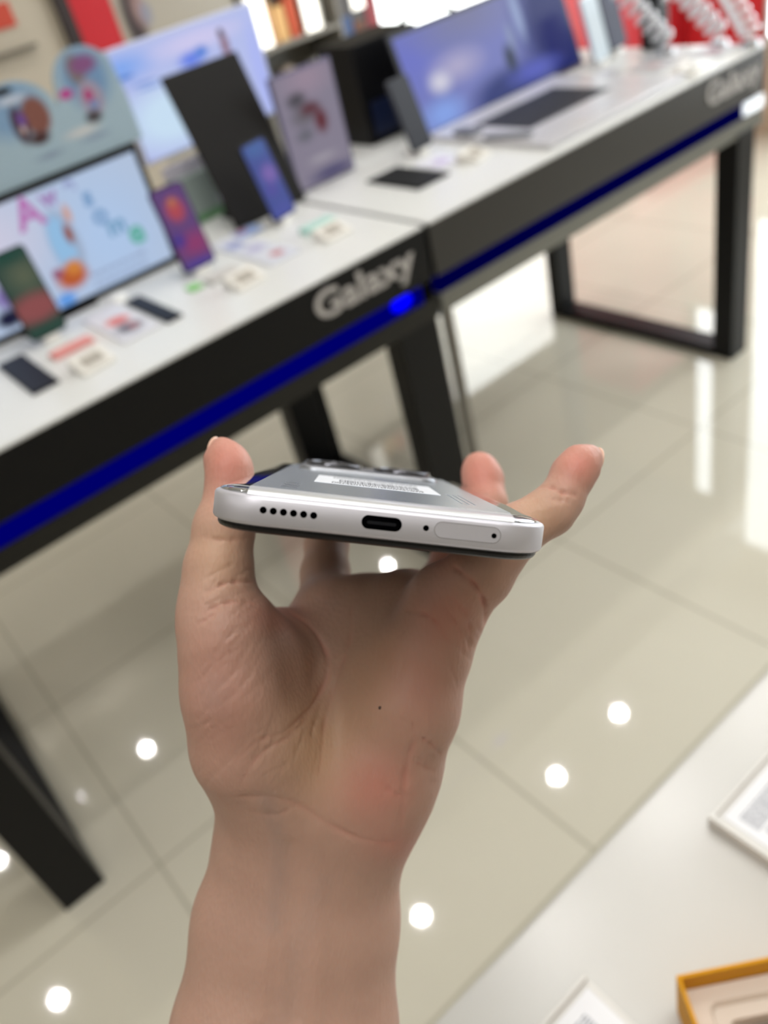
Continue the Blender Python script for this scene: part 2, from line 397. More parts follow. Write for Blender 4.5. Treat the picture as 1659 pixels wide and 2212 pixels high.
# arched blue topper board
bm = bmesh.new()
xs = np.linspace(-0.30, 0.22, 60); prof = []
for x in xs:
    z = 0.085
    for cx_, cz_, r_ in ((0.155, 0.118, 0.063), (0.012, 0.085, 0.077)):
        if abs(x - cx_) < r_: z = max(z, cz_ + math.sqrt(r_ * r_ - (x - cx_) ** 2))
    if x < 0.0: z = max(z, 0.158)
    prof.append((x, z))
prof = [(-0.30, 0.0)] + prof + [(0.22, 0.0)]
f0 = [bm.verts.new((x, -0.004, z)) for x, z in prof]; f1 = [bm.verts.new((x, 0.004, z)) for x, z in prof]
bm.faces.new(f0); bm.faces.new(f1[::-1]); n = len(prof)
for i in range(n): bm.faces.new((f0[i], f0[(i + 1) % n], f1[(i + 1) % n], f1[i]))
TOP = picture_mat('blue_topper_print', '9aafbc', [(0.155, 0.13, 0.06, 0.065, '6a8cb2', 0.5), (0.0, 0.12, 0.08, 0.06, '7796b6', 0.5),
     (0.142, 0.145, 0.020, 0.032, '746a6c', 0.4), (0.16, 0.150, 0.034, 0.02, '7d4a7c', 0.5), (0.152, 0.095, 0.028, 0.036, '9c8ea2', 0.35), (0.148, 0.100, 0.010, 0.014, 'a8206c', 0.4), (0.152, 0.083, 0.013, 0.010, '6f86b4', 0.5),
     (0.108, 0.114, 0.017, 0.011, 'b03a86', 0.4), (0.142, 0.064, 0.022, 0.014, '3c363c', 0.5),
     (0.040, 0.098, 0.030, 0.038, '7a4a40', 0.3), (0.006, 0.092, 0.018, 0.040, '3c2030', 0.4), (0.012, 0.100, 0.010, 0.016, '6a4496', 0.6), (0.03, 0.062, 0.026, 0.014, '3c1c1e', 0.5), (0.008, 0.084, 0.006, 0.01, 'c8b0b0', 0.6),
     (-0.0, 0.150, 0.024, 0.008, '101216', 0.4), (0.01, 0.134, 0.035, 0.009, 'b4bccc', 0.5), (0.11, 0.048, 0.05, 0.011, 'c4c3c2', 0.8), (0.035, 0.030, 0.04, 0.007, '75849a', 0.8), (0.13, 0.032, 0.045, 0.007, '7f8ea4', 0.8)], rough=0.5)
o = obj('topper_board', bm, TOP, loc=(0.473, 1.716, 1.089)); tag(o, 'pale blue printed board with rounded arches, standing on the advert monitor', 'board')

# lavender screen behind
LAV = picture_mat('lavender_advert', 'bcc6f4', [(-0.17, 0.08, 0.10, 0.04, '86aef6', 0.9), (-0.08, -0.04, 0.17, 0.09, 'd0e8fd', 0.6), (0.03, 0.085, 0.15, 0.03, 'd4d0f6', 0.7), (0.0, 0.052, 0.045, 0.022, '6a86ee', 0.7), (0.03, 0.060, 0.025, 0.016, '5f8ae0', 0.6),
     (-0.17, 0.062, 0.030, 0.006, '4f7ed0', 0.6), (-0.13, 0.040, 0.05, 0.005, '7c9ce0', 0.7), (-0.12, 0.028, 0.05, 0.005, '8aa6e4', 0.7), (0.095, 0.055, 0.014, 0.038, '94707e', 0.5), (0.092, 0.082, 0.009, 0.012, '2c2024', 0.5), (0.17, -0.02, 0.03, 0.14, 'b4bffc', 0.6)], strength=1.0)
screen('lavender_screen', 'bright lavender blue advert screen standing behind the black display panel', 'screen', 0.79, 1.175, 1.985, 0.98, 1.222, LAV, bezel=0.006, frame=mat('pale_bezel', 'cdd2ee', 0.4))
o = obj('leaflet_box', B((-0.05, 0.05, -0.02, 0.02, 0, 0.105)), mat('grey_green_card', '9aa7a2', 0.6), loc=(0.838, 1.90, TABT)); tag(o, 'grey green card box left of the black display panel', 'box')
obj('base_band', B((-0.0505, 0.0505, -0.0205, 0.0205, 0.0, 0.02)), mat('green_band', '6d9c70', 0.6), o)
o = obj('leaflet', B((-0.055, 0.055, -0.003, 0.003, 0, 0.03)), mat('cream_print', 'cfc9d6', 0.6), loc=(0.84, 1.905, TABT + 0.106)); tag(o, 'small cream leaflet standing on the grey green box', 'leaflet')

# tall black panel
t = empty('easel', (0.926, 1.715, TABT)); tag(t, 'tall plain black panel leaning back on a stand behind the blue phone', 'easel')
R = Matrix.Rotation(-math.radians(21.5), 4, 'X')
bm = bmesh.new(); box(bm, -0.098, 0.096, 0, 0.009, 0.003, 0.338, R); obj('panel', bm, mat('panel_black', '171515', 0.45, spec=0.25), t, bevel=0.003)
bm = bmesh.new(); box(bm, -0.06, 0.05, 0.012, 0.02, 0.0, 0.2, Matrix.Translation((0, 0.1, 0)) @ Matrix.Rotation(math.radians(6), 4, 'X')); box(bm, -0.06, 0.05, 0.0, 0.14, 0.0, 0.006)
obj('stand', bm, BLACKG, t)

# poster screen
POS = picture_mat('mauve_advert', '9a92a6', [(0.01, 0.10, 0.09, 0.05, 'b09cb0', 0.9), (-0.03, 0.065, 0.035, 0.022, '5a5660', 0.6), (-0.02, 0.03, 0.05, 0.030, '77727c', 0.7), (0.000, 0.040, 0.036, 0.018, '6a3c48', 0.6), (0.022, 0.008, 0.024, 0.036, '6c2a36', 0.6), (-0.03, -0.01, 0.035, 0.02, '70707c', 0.8),
     (0.0, -0.068, 0.055, 0.011, 'b7b0bd', 0.7), (0.02, -0.105, 0.09, 0.018, '56527e', 0.7)], strength=0.75)
screen('poster_screen', 'upright mauve advert screen between the black display panel and the laptop', 'screen', 1.03, 1.20, 1.755, 0.846, 1.096, POS, bezel=0.005, thick=0.012, frame=mat('mauve_bezel', '5d5a78', 0.4), stand=False)

# dark equipment behind the grey phone
t = empty('computer_tower', (1.46, 1.93, TABT)); tag(t, 'black box shaped computer tower behind the dark grey phone', 'computer')
obj('case', B((-0.12, 0.09, -0.07, 0.085, 0, 0.235)), mat('tower_black', '08080c', 0.4, spec=0.2), t, bevel=0.004)
obj('front_panel', B((-0.10, -0.02, -0.073, -0.07, 0.02, 0.10)), mat('tower_navy', '101a38', 0.3), t)
bm = bmesh.new(); tube(bm, spline([(1.575, 1.95, 0.86), (1.56, 1.95, 1.03), (1.59, 1.94, 1.085), (1.66, 1.93, 1.095), (1.75, 1.92, 1.05), (1.80, 1.92, 0.95), (1.81, 1.92, 0.852)]), 0.007)
o = obj('power_cable', bm, BLACKG, smooth=True); tag(o, 'black cable looping over the computer tower and the laptop', 'cable')

# laptop
t = empty('laptop', (1.64, 1.52, TABT)); tag(t, 'large silver laptop open on a blue and lavender wallpaper', 'laptop')
LB = mat('laptop_silver', 'cfcdd0', 0.3, metal=0.3)
obj('base', B((-0.235, 0.25, -0.205, 0.205, 0.002, 0.012)), LB, t, bevel=0.003)
kb = obj('keyboard', B((-0.15, 0.14, -0.07, 0.115, 0.012, 0.0128)), NAVYP, t)
bm = bmesh.new()
for r_ in range(5):
    for c_ in range(13): box(bm, -0.146 + c_ * 0.022, -0.127 + c_ * 0.022, -0.064 + r_ * 0.036, -0.034 + r_ * 0.036, 0.0128, 0.0136)
obj('keys', bm, mat('key_black', '23242c', 0.5), kb)
R = Matrix.Rotation(-math.radians(17), 4, 'X')
bm = bmesh.new(); box(bm, -0.235, 0.37, 0, 0.008, 0, 0.245, R); l = obj('lid', bm, mat('lid_dark', '3a3b40', 0.4), t); l.location = (0, 0.207, 0.004)
LW = picture_mat('laptop_wallpaper', '7f86cc', [(-0.19, 0.05, 0.14, 0.12, '777fd8', 0.9), (0.02, 0.10, 0.24, 0.09, '8486b0', 0.9), (-0.06, 0.0, 0.12, 0.05, 'bcb6dc', 0.9), (-0.13, -0.02, 0.05, 0.035, 'eceaf8', 0.9), (-0.15, -0.09, 0.10, 0.05, '8fb0fc', 0.8),
     (0.33, 0.0, 0.20, 0.26, '122070', 0.5), (0.09, -0.11, 0.18, 0.075, '24347e', 0.5), (0.19, -0.085, 0.13, 0.035, '5c66cc', 0.8), (0.185, 0.06, 0.022, 0.09, '9fb0dc', 0.6), (0.14, 0.01, 0.018, 0.05, '8f9cc4', 0.6), (0.118, -0.035, 0.026, 0.045, '26344c', 0.6)], strength=0.85)
s = obj('screen', B((-0.225, 0.36, -0.0012, 0, -0.116, 0.109)), LW, t); s.matrix_local = Matrix.Translation((0, 0.207, 0.004)) @ R @ Matrix.Translation((0, 0, 0.1245))
obj('touchpad', B((-0.07, 0.06, -0.175, -0.09, 0.012, 0.0124)), mat('pad_grey', 'bdbcc2', 0.3), t)
o = obj('mouse', B((-0.02, 0.02, -0.035, 0.035, 0, 0.012)), mat('mouse_grey', '6b6d78', 0.4), loc=(1.435, 1.60, TABT + 0.0125), bevel=0.005); tag(o, 'small grey mouse on the left end of the laptop base', 'mouse')
o = obj('stylus', B((-0.012, 0.012, -0.06, 0.06, 0, 0.008)), mat('stylus_grey', '70727a', 0.4), loc=(1.43, 1.46, TABT + 0.0125), rot=(0, 0, 0.3), bevel=0.003); tag(o, 'slim grey stylus lying in front of the mouse', 'stylus')

# standing phones
def phone_on_stand(label, x, y, rz, pic, lean=13, hgt=0.163, wid=0.074, body=None):
    t = empty('smartphone', (x, y, TABT), rz); tag(t, label, 'smartphone', 'demo phones standing on the tables')
    R = Matrix.Translation((0, 0, 0.012)) @ Matrix.Rotation(-math.radians(lean), 4, 'X') @ Matrix.Translation((0, 0, hgt / 2)) @ Matrix.Rotation(math.pi / 2, 4, 'X')
    bm = bmesh.new(); loft(bm, [rr_ring(wid, hgt, 0.01, 0.001, -0.004), rr_ring(wid, hgt, 0.01, 0, -0.003), rr_ring(wid, hgt, 0.01, 0, 0.003), rr_ring(wid, hgt, 0.01, 0.001, 0.004)])
    bmesh.ops.transform(bm, matrix=R, verts=bm.verts); obj('body', bm, body or DARK, t)
    bm = bmesh.new(); loft(bm, [rr_ring(wid, hgt, 0.01, 0.0028, 0), rr_ring(wid, hgt, 0.01, 0.0028, 0.0005)])
    bmesh.ops.transform(bm, matrix=Matrix.Rotation(math.pi / 2, 4, 'X'), verts=bm.verts)
    s = obj('screen', bm, pic, t); s.matrix_local = Matrix.Translation((0, 0, 0.012)) @ Matrix.Rotation(-math.radians(lean), 4, 'X') @ Matrix.Translation((0, -0.0045, hgt / 2))
    bm = bmesh.new(); box(bm, -0.016, 0.016, -0.008, 0.05, 0, 0.012); box(bm, -0.01, 0.01, 0.022, 0.034, 0.012, 0.055)
    obj('stand', bm, PLAST, t, bevel=0.002)
    return t
P1 = picture_mat('green_red_wallpaper', '2f4f48', [(0.01, 0.03, 0.05, 0.05, '66705a', 0.9), (0.0, -0.028, 0.07, 0.035, 'a45a5c', 0.6), (0.0, 0.07, 0.06, 0.02, '1f5044', 0.8), (0, -0.072, 0.06, 0.02, '2c5146', 0.6)], strength=0.7)
P2 = picture_mat('purple_wallpaper', '6b4a86', [(0.0, 0.035, 0.026, 0.03, 'c2505c', 0.6), (0.0, 0.05, 0.014, 0.012, 'c87a5c', 0.7), (0.01, -0.035, 0.05, 0.035, '9a3f78', 0.8), (-0.02, -0.02, 0.02, 0.02, '4a3a9a', 0.8), (0, -0.072, 0.05, 0.014, '5a449c', 0.6)], strength=0.8)
P3 = picture_mat('blue_wallpaper', '2c3f98', [(0.0, 0.065, 0.05, 0.025, '2f5aa4', 0.8), (0.008, 0.01, 0.03, 0.028, '7c5ab4', 0.8), (-0.005, -0.02, 0.026, 0.02, '4338a0', 0.8), (0.0, -0.07, 0.05, 0.03, '3a44a4', 0.8)], strength=0.85)
phone_on_stand('phone on a stand showing a green and dusty red picture, nearest the left edge', 0.335, 1.606, 0, P1)
phone_on_stand('phone on a stand showing a purple picture with a red glow, beside the advert monitor', 0.657, 1.578, 0, P2)
phone_on_stand('phone on a stand with a deep blue screen, in front of the tall black panel', 0.906, 1.632, 0.25, P3, lean=14)
phone_on_stand('dark grey phone on a stand with its screen off, left of the laptop screen', 1.33, 1.648, 0.15, mat('screen_off', '282930', 0.45, spec=0.2), lean=16, body=mat('grey_body', '3c3d45', 0.4, spec=0.3))
phone_on_stand('phone on a stand with a white screen, just right of the laptop screen', 2.015, 1.663, 0.1, picture_mat('white_wallpaper', 'dbe8ee', [(0, 0, 0.02, 0.06, 'e6eff2', 0.8)], strength=1.0), lean=14, body=SILVER)
NV = picture_mat('navy_grey_wallpaper', '1d1f42', [(0.0, 0.07, 0.025, 0.03, '6a6a86', 0.8), (0.01, 0.02, 0.02, 0.03, '3c3d60', 0.8)], strength=0.8)
phone_on_stand('tall navy tablet on a stand right of the white phone', 2.13, 1.70, 0.1, NV, lean=14, hgt=0.2, wid=0.085)

# flat things lying on the tables
def flat(name, label, cat_, x0, x1, y0, y1, h, m, group=None, rz=0.0, inset=None, insm=None):
    t = obj(name, B((-(x1 - x0) / 2, (x1 - x0) / 2, -(y1 - y0) / 2, (y1 - y0) / 2, 0, h)), m, loc=((x0 + x1) / 2, (y0 + y1) / 2, TABT), rot=(0, 0, rz), bevel=min(0.002, h * 0.4))
    tag(t, label, cat_, group)
    if insm is not None:
        a, b = (x1 - x0) / 2 - inset, (y1 - y0) / 2 - inset
        obj('face', B((-a, a, -b, b, h, h + 0.0006)), insm, t)
    return t
flat('phone_pad', 'dark slate pad at the far left, below the green and red phone', 'pad', 0.222, 0.272, 1.405, 1.602, 0.006, NAVYP, 'dark pads on the tables')
flat('phone_pad', 'narrow dark slate pad lying on the first table in front of the advert monitor', 'pad', 0.492, 0.526, 1.42, 1.61, 0.006, NAVYP, 'dark pads on the tables')
flat('phone_pad', 'wide black pad lying on the second table in front of the mauve advert screen', 'pad', 1.138, 1.232, 1.45, 1.634, 0.006, DARK, 'dark pads on the tables')
def card_mat(n, blobs, base='dcdce6'):
    m = picture_mat(n, base, [])
    nt = m.node_tree
    m = bpy.data.materials.new(n + '_flat'); m.use_nodes = True; nt = m.node_tree; b = nt.nodes['Principled BSDF']; b.inputs['Roughness'].default_value = 0.4
    tc = nt.nodes.new('ShaderNodeTexCoord'); rgb = nt.nodes.new('ShaderNodeRGB'); rgb.outputs[0].default_value = lin(base); col = rgb.outputs[0]
    for (cx, cz, rx, rz, c, soft) in blobs:
        mp = nt.nodes.new('ShaderNodeVectorMath'); mp.operation = 'SUBTRACT'; mp.inputs[1].default_value = (cx, cz, 0)
        nt.links.new(tc.outputs['Object'], mp.inputs[0])
        sc = nt.nodes.new('ShaderNodeVectorMath'); sc.operation = 'MULTIPLY'; sc.inputs[1].default_value = (1 / rx, 1 / rz, 0); nt.links.new(mp.outputs[0], sc.inputs[0])
        ln = nt.nodes.new('ShaderNodeVectorMath'); ln.operation = 'LENGTH'; nt.links.new(sc.outputs[0], ln.inputs[0])
        mr = nt.nodes.new('ShaderNodeMapRange'); mr.inputs['From Min'].default_value = 1.0; mr.inputs['From Max'].default_value = 1 - soft; nt.links.new(ln.outputs['Value'], mr.inputs['Value'])
        mx = nt.nodes.new('ShaderNodeMixRGB'); mx.inputs[2].default_value = lin(c); nt.links.new(mr.outputs[0], mx.inputs[0]); nt.links.new(col, mx.inputs[1]); col = mx.outputs[0]
    nt.links.new(col, b.inputs['Base Color']); return m
def ledge(x, y, rz, label):
    t = empty('price_tag', (x, y, TABT), rz); tag(t, label, 'price tag', 'small wedge shaped price tags')
    bm = bmesh.new(); pr = [(-0.028, 0), (0.028, 0), (0.028, 0.02), (0.02, 0.022), (-0.028, 0.006)]
    a = [bm.verts.new((-0.032, y_, z_)) for y_, z_ in pr]; b = [bm.verts.new((0.032, y_, z_)) for y_, z_ in pr]
    bm.faces.new(a); bm.faces.new(b[::-1])
    for i in range(5): bm.faces.new((a[i], a[(i + 1) % 5], b[(i + 1) % 5], b[i]))
    obj('housing', bm, mat('tag_housing', 'dedad3', 0.4), t, bevel=0.001)
    bm = bmesh.new(); box(bm, -0.02, 0.02, -0.016, 0.012, 0, 0.0008, Matrix.Translation((0, -0.003, 0.0148)) @ Matrix.Rotation(math.radians(18.4), 4, 'X'))
    obj('display', bm, mat('tag_display', 'a39c92', 0.4), t)
ledge(0.335, 1.405, 0.1, 'cream price tag in front of the green and red phone, nearest the left edge')
ledge(0.668, 1.425, 0.05, 'cream price tag in front of the purple phone')
ledge(0.892, 1.44, 0.05, 'cream price tag in front of the deep blue phone, nearest the gap between the tables')
ledge(1.325, 1.47, 0.3, 'cream price tag on the second table beside the laptop base')
ledge(1.93, 1.33, 0.2, 'cream price tag on the second table right of the laptop, farthest right')
C1 = card_mat('red_dot_card', [(0.0, 0.01, 0.030, 0.030, 'd0675e', 0.5), (0.0, -0.045, 0.035, 0.040, '57525c', 0.6), (0.008, -0.045, 0.015, 0.02, 'b07070', 0.7)], 'd4d3da')
C2 = card_mat('blue_print_card', [(-0.01, 0.06, 0.028, 0.04, '8f96c4', 0.7), (0.0, -0.01, 0.03, 0.03, 'a8a4c6', 0.7), (0.005, -0.085, 0.02, 0.022, 'b8686c', 0.6)], 'd0d2dc')
flat('info_card', 'white information card with a red dot and a grey picture, beside the narrow dark pad', 'card', 0.405, 0.482, 1.425, 1.63, 0.004, C1, 'information cards on the tables')
flat('info_card', 'white information card with pale blue pictures, between the purple phone and the blue phone', 'card', 0.74, 0.815, 1.44, 1.70, 0.004, C2, 'information cards on the tables')
flat('info_card', 'small white card with a lilac patch, in front of the dark grey phone', 'card', 1.25, 1.325, 1.50, 1.60, 0.003, card_mat('lilac_card', [(0, -0.01, 0.03, 0.03, 'b9a4cc', 0.8)]), 'information cards on the tables')
flat('promo_strip', 'pale red strip at the foot of the green and red phone', 'card', 0.30, 0.38, 1.50, 1.535, 0.008, mat('pale_red_card', 'd98f8a', 0.6))
flat('promo_strip', 'teal edged white strip at the foot of the deep blue phone', 'card', 0.87, 0.95, 1.50, 1.53, 0.012, mat('teal_card', 'a6cdc4', 0.6))
flat('sticker', 'small bright green sticker at the foot of the purple phone', 'sticker', 0.592, 0.62, 1.505, 1.54, 0.004, mat('green_sticker', '7cc06c', 0.5))
flat('promo_strip', 'pale grey holder lying right of the green sticker', 'card', 0.63, 0.70, 1.49, 1.53, 0.008, mat('pale_grey_card', 'bdbab6', 0.6))
flat('brochure', 'red and blue printed brochure lying against the black panel foot', 'brochure', 0.80, 0.86, 1.655, 1.70, 0.006, card_mat('red_blue_print', [(-0.01, 0.01, 0.02, 0.015, 'a84a62', 0.7)], '8ea4d4'))
bm = bmesh.new(); bmesh.ops.create_uvsphere(bm, u_segments=24, v_segments=12, radius=0.022)
bmesh.ops.transform(bm, matrix=Matrix.Diagonal((1, 1, 0.6, 1)), verts=bm.verts); bmesh.ops.bisect_plane(bm, geom=bm.verts[:] + bm.edges[:] + bm.faces[:], plane_co=(0, 0, 0), plane_no=(0, 0, 1), clear_inner=True)
o = obj('alarm_puck', bm, mat('glossy_white', 'f2f2f0', 0.1), smooth=True, loc=(0.497, 1.655, TABT)); tag(o, 'shiny white domed alarm puck in front of the advert monitor', 'alarm')

# right end of the second table: cards and coiled security cables
RI = [('folded white leaflet with red print lying right of the laptop', 1.95, 2.03, 1.43, 1.53, 'b89c9c'), ('white leaflet lying at the foot of the white phone', 1.90, 1.97, 1.56, 1.62, 'a9a6b0'),
      ('pink edged leaflet nearest the right end of the second table', 2.07, 2.15, 1.34, 1.44, 'c79aa4'), ('grey green leaflet between the other leaflets at the table end', 2.05, 2.13, 1.47, 1.57, '94a09b')]
t = empty('alarm_box', (2.165, 1.60, TABT)); tag(t, 'black upright alarm box with a silver knob, right of the navy tablet', 'alarm')
obj('case', B((-0.03, 0.03, -0.02, 0.03, 0, 0.15)), mat('alarm_black', '0b0b0d', 0.4, spec=0.25), t, bevel=0.004)
bm = bmesh.new(); bmesh.ops.create_uvsphere(bm, u_segments=16, v_segments=10, radius=0.012); bmesh.ops.translate(bm, verts=bm.verts, vec=(-0.005, -0.028, 0.12)); obj('knob', bm, SILVER, t, smooth=True)
for lab, a, b, c_, d, colr in RI:
    flat('leaflet', lab, 'leaflet', a, b, c_, d, 0.004, card_mat('leaf_' + colr, [(0, 0, 0.03, 0.03, colr, 0.5)], 'b4b2b6'), 'leaflets at the end of the second table')
def coil(p, q, r=0.021, turns=6, th=0.005):
    p, q = Vector(p), Vector(q); ax = (q - p); a = ax.normalized().cross(Vector((0, 1, 0.2))).normalized(); b = ax.normalized().cross(a); pts = []
    for i in range(turns * 12 + 1):
        u = i / (turns * 12); th_ = 2 * math.pi * turns * u
        pts.append(p + ax * u + a * (r * math.cos(th_)) + b * (r * math.sin(th_)))
    return pts
COILS = [((2.10, 1.52, 0.875), (2.02, 1.60, 1.02), 'silver coiled security cable leaning left at the far end of the second table'),
         ((2.155, 1.40, 0.875), (2.10, 1.50, 1.01), 'silver coiled security cable in the middle of the far table end'),
         ((2.15, 1.31, 0.87), (2.16, 1.40, 0.99), 'silver coiled security cable nearest the front corner of the far table end')]
for p, q, lab in COILS:
    t = empty('security_cable', (p[0], p[1], TABT)); tag(t, lab, 'cable', 'coiled security cables')
    bm = bmesh.new(); tube(bm, [tuple(v - t.location) for v in coil(p, q)], 0.0065, 8); obj('coil', bm, mat('pale_coil', 'e4e4e8', 0.2, metal=0.3), t, smooth=True)
    bm = bmesh.new(); cyl(bm, (0, 0, 0), 0.024, 0.016, 24, 0.02); obj('foot', bm, SILVER, t)

# ------------------------------------------------------------------ background behind the tables
def shelf_unit(name, label, cat_, x0, x1, y0, y1, z1, m):
    t = obj(name, B((x0, x1, y0, y1, 0, z1)), m); tag(t, label, cat_); return t
o = obj('partition_wall', B((0.55, 1.365, 3.22, 3.28, 0, 1.62)), mat('beige_partition', 'b9ae9c', 0.7, noise=0.03, nscale=3)); tag(o, 'beige partition behind the arched blue board', 'partition')
obj('notice', B((0.93, 1.03, 3.214, 3.22, 1.26, 1.33)), mat('notice_red', 'c0442f', 0.6), o)
obj('ledge', B((0.88, 1.06, 3.19, 3.22, 1.19, 1.20)), mat('ledge_grey', '6f685c', 0.6), o)
o = obj('dark_post', B((1.17, 1.213, 3.19, 3.219, 0, 1.6)), mat('post_dark', '2a1d1c', 0.5)); tag(o, 'dark narrow post beside the red panel', 'post')
o = obj('red_banner', B((1.216, 1.36, 3.205, 3.219, 1.06, 1.6)), mat('panel_red', 'c00a1c', 0.5)); tag(o, 'bright red banner above the arched board', 'banner')
PD = picture_mat('dark_portrait_print', 'aaa294', [(-0.17, 0.0, 0.05, 0.16, '3a3032', 0.5), (-0.14, 0.02, 0.04, 0.08, '9a7c78', 0.7), (-0.12, 0.0, 0.03, 0.05, '8a8c9c', 0.7), (0.05, 0.06, 0.10, 0.05, '8f9096', 0.7)])
t = empty('picture_board', (1.60, 3.22, 0.9)); tag(t, 'grey beige board with a dark portrait on its left side, above the lavender screen', 'board')
obj('panel', B((-0.235, 0.235, 0.0, 0.04, -0.9, 0.6)), mat('board_grey', 'a39c8e', 0.6), t)
s = obj('print', B((-0.233, 0.233, -0.003, 0, -0.25, 0.25)), PD, t); s.location = (0, 0, 0.28)

# lit shelf with small boxes
t = empty('wall_shelf', (2.07, 3.3, 0)); tag(t, 'lit display shelf full of small boxes, right of the lavender screen', 'shelf')
obj('carcass', B((-0.22, 0.22, 0.14, 0.17, 0, 1.5), (-0.22, -0.205, -0.1, 0.14, 0, 1.5), (0.205, 0.22, -0.1, 0.14, 0, 1.5), (-0.205, 0.205, -0.1, 0.14, 0.70, 0.715), (-0.205, 0.205, -0.1, 0.14, 0.93, 0.945), (-0.205, 0.205, -0.1, 0.14, 1.16, 1.175)), mat('shelf_grey', '8b877e', 0.5), t)
LIT = mat('shelf_lamp', 'fffdf4', 0.5, emit=(1, 0.97, 0.88), strength=1.6)
obj('light_panel', B((-0.200, -0.125, -0.105, -0.095, 0.95, 1.13)), LIT, t)
obj('light_panel', B((0.045, 0.115, -0.105, -0.095, 0.95, 1.15)), LIT, t)
bxs = [(1.965, 0.945, 0.06, 0.15, 'cfa06e', 'tan box on the lit shelf'), (2.03, 0.945, 0.05, 0.12, 'e8b878', 'pale orange box on the lit shelf'),
       (2.09, 0.945, 0.04, 0.14, 'e2694a', 'orange red box on the lit shelf'), (1.93, 0.715, 0.06, 0.1, '5a5248', 'brown box on the lower level of the lit shelf'),
       (2.01, 0.715, 0.05, 0.14, 'a09080', 'taupe box on the lower level of the lit shelf'), (2.08, 0.715, 0.07, 0.1, '6f6a70', 'grey box on the lower level of the lit shelf'), (2.17, 0.715, 0.05, 0.13, 'b8b4a4', 'cream box on the lower level of the lit shelf'),
       (2.21, 0.945, 0.04, 0.1, 'bdb8ac', 'slim grey box farthest right on the lit shelf')]
for x, z, w_, h, c_, lab in bxs:
    o = obj('small_box', B((-w_ / 2, w_ / 2, -0.03, 0.03, 0, h)), mat('box_' + c_, c_, 0.6), loc=(x, 3.27, z + 0.0005)); tag(o, lab, 'box', 'small boxes on the lit shelf')

# dark cabinet, then white lit counter
t = empty('dark_cabinet', (2.40, 3.35, 0)); tag(t, 'dark cabinet with red and blue goods between the lit shelf and the white counter', 'cabinet')
obj('carcass', B((-0.10, 0.12, -0.1, 0.12, 0, 1.3)), mat('cab_dark', '4a4644', 0.5), t)
obj('panel', B((-0.085, -0.03, -0.106, -0.1, 0.78, 0.95)), mat('cab_blue', '34507e', 0.5), t)
obj('panel', B((-0.02, 0.03, -0.106, -0.1, 0.74, 0.92)), mat('cab_brown', '6c4128', 0.5), t)
obj('panel', B((0.05, 0.11, -0.106, -0.1, 0.80, 1.0)), mat('cab_red', '8c2a30', 0.5), t)
obj('light_panel', B((-0.01, 0.05, -0.108, -0.1, 0.96, 1.1)), LIT, t)
t = empty('lit_counter', (2.95, 3.35, 0)); tag(t, 'bright white lit counter behind the laptop', 'counter')
obj('body', B((-0.42, 0.42, -0.12, 0.12, 0, 0.42)), PLAST, t)
obj('light_front', B((-0.42, 0.42, -0.12, 0.12, 0.42, 1.02)), mat('counter_glow', 'ffffff', 0.4, emit=(0.95, 1.0, 0.98), strength=4.0), t)
o = obj('red_cabinet', B((3.42, 3.94, 2.72, 3.3, 0, 1.3)), mat('cab_bright_red', 'b01820', 0.5)); tag(o, 'red cabinet in the far corner beside the right wall', 'cabinet')
o = obj('red_plinth', B((3.1, 3.9, 2.44, 2.62, 0, 0.12)), mat('plinth_red', 'd02a2e', 0.4)); tag(o, 'low red plinth on the floor behind the far table leg', 'plinth')

# ------------------------------------------------------------------ the phone held in the hand
PR = Matrix(((0.9928996871536787, -0.04137544721618002, 0.11152705330002646), (-0.10782931525477543, 0.08283922246557321, 0.9907121186262859), (-0.05022997134990318, -0.9957036384331232, 0.07778955192844045)))
PT = Vector((-0.0038661840098179853, 0.003929081042350766, -0.2616678136682083))
PM = Matrix.Translation(PT) @ PR.to_4x4()
piv = Vector((0, -0.0806, 0))
PM = PM @ Matrix.Translation(piv) @ Matrix.Rotation(0.008, 4, 'X') @ Matrix.Translation(-piv)
PW, PL, PRD = 0.0762, 0.1612, 0.0125
ph = empty('smartphone', (0, 0, 0)); ph.matrix_world = CM @ PM
tag(ph, 'silver smartphone held back side up in the hand, its charging port end facing forward', 'smartphone')
FR = mat('satin_aluminium', 'c9c7cf', 0.42, metal=0.6)
GL = mat('mirror_back_edge', 'b9bcc2', 0.05, metal=0.95)
BK = mat('silver_back_glass', 'bcc4cc', 0.27, metal=0.85)
bm = bmesh.new()
loft(bm, [rr_ring(PW, PL, PRD, i_, z_, 12) for i_, z_ in ((0.0013, -0.0034), (0.0003, -0.0029), (0, -0.0024), (0, 0.0026), (0.0003, 0.0031), (0.0009, 0.0034))])
frame = obj('frame', bm, FR, ph, smooth=True)
em = frame.modifiers.new('split', 'EDGE_SPLIT'); em.split_angle = math.radians(40)
bm = bmesh.new()
loft(bm, [rr_ring(PW, PL, PRD, i_, z_, 12) for i_, z_ in ((0.0024, -0.0050), (0.0016, -0.0046), (0.0012, -0.0040), (0.0012, -0.0034))])
obj('front_glass', bm, mat('front_glass_black', '0a0809', 0.3, spec=0.3), ph, smooth=False)
# back: mirror-like curved edge, then a flat satin panel
bm = bmesh.new(); rings = []
for k in range(9):
    a = k / 8 * math.pi / 2
    rings.append(rr_ring(PW, PL, PRD, 0.0011 + 0.0058 * (1 - math.cos(a)), 0.0034 + 0.0014 * math.sin(a), 12))
loft(bm, rings, True, True)
obj('back_edge', bm, GL, ph, smooth=True)
bm = bmesh.new(); loft(bm, [rr_ring(PW - 0.0166, PL - 0.013, 0.004, 0, 0.0046, 6), rr_ring(PW - 0.0166, PL - 0.013, 0.004, 0.0001, 0.0049, 6)])
obj('back_panel', bm, BK, ph)
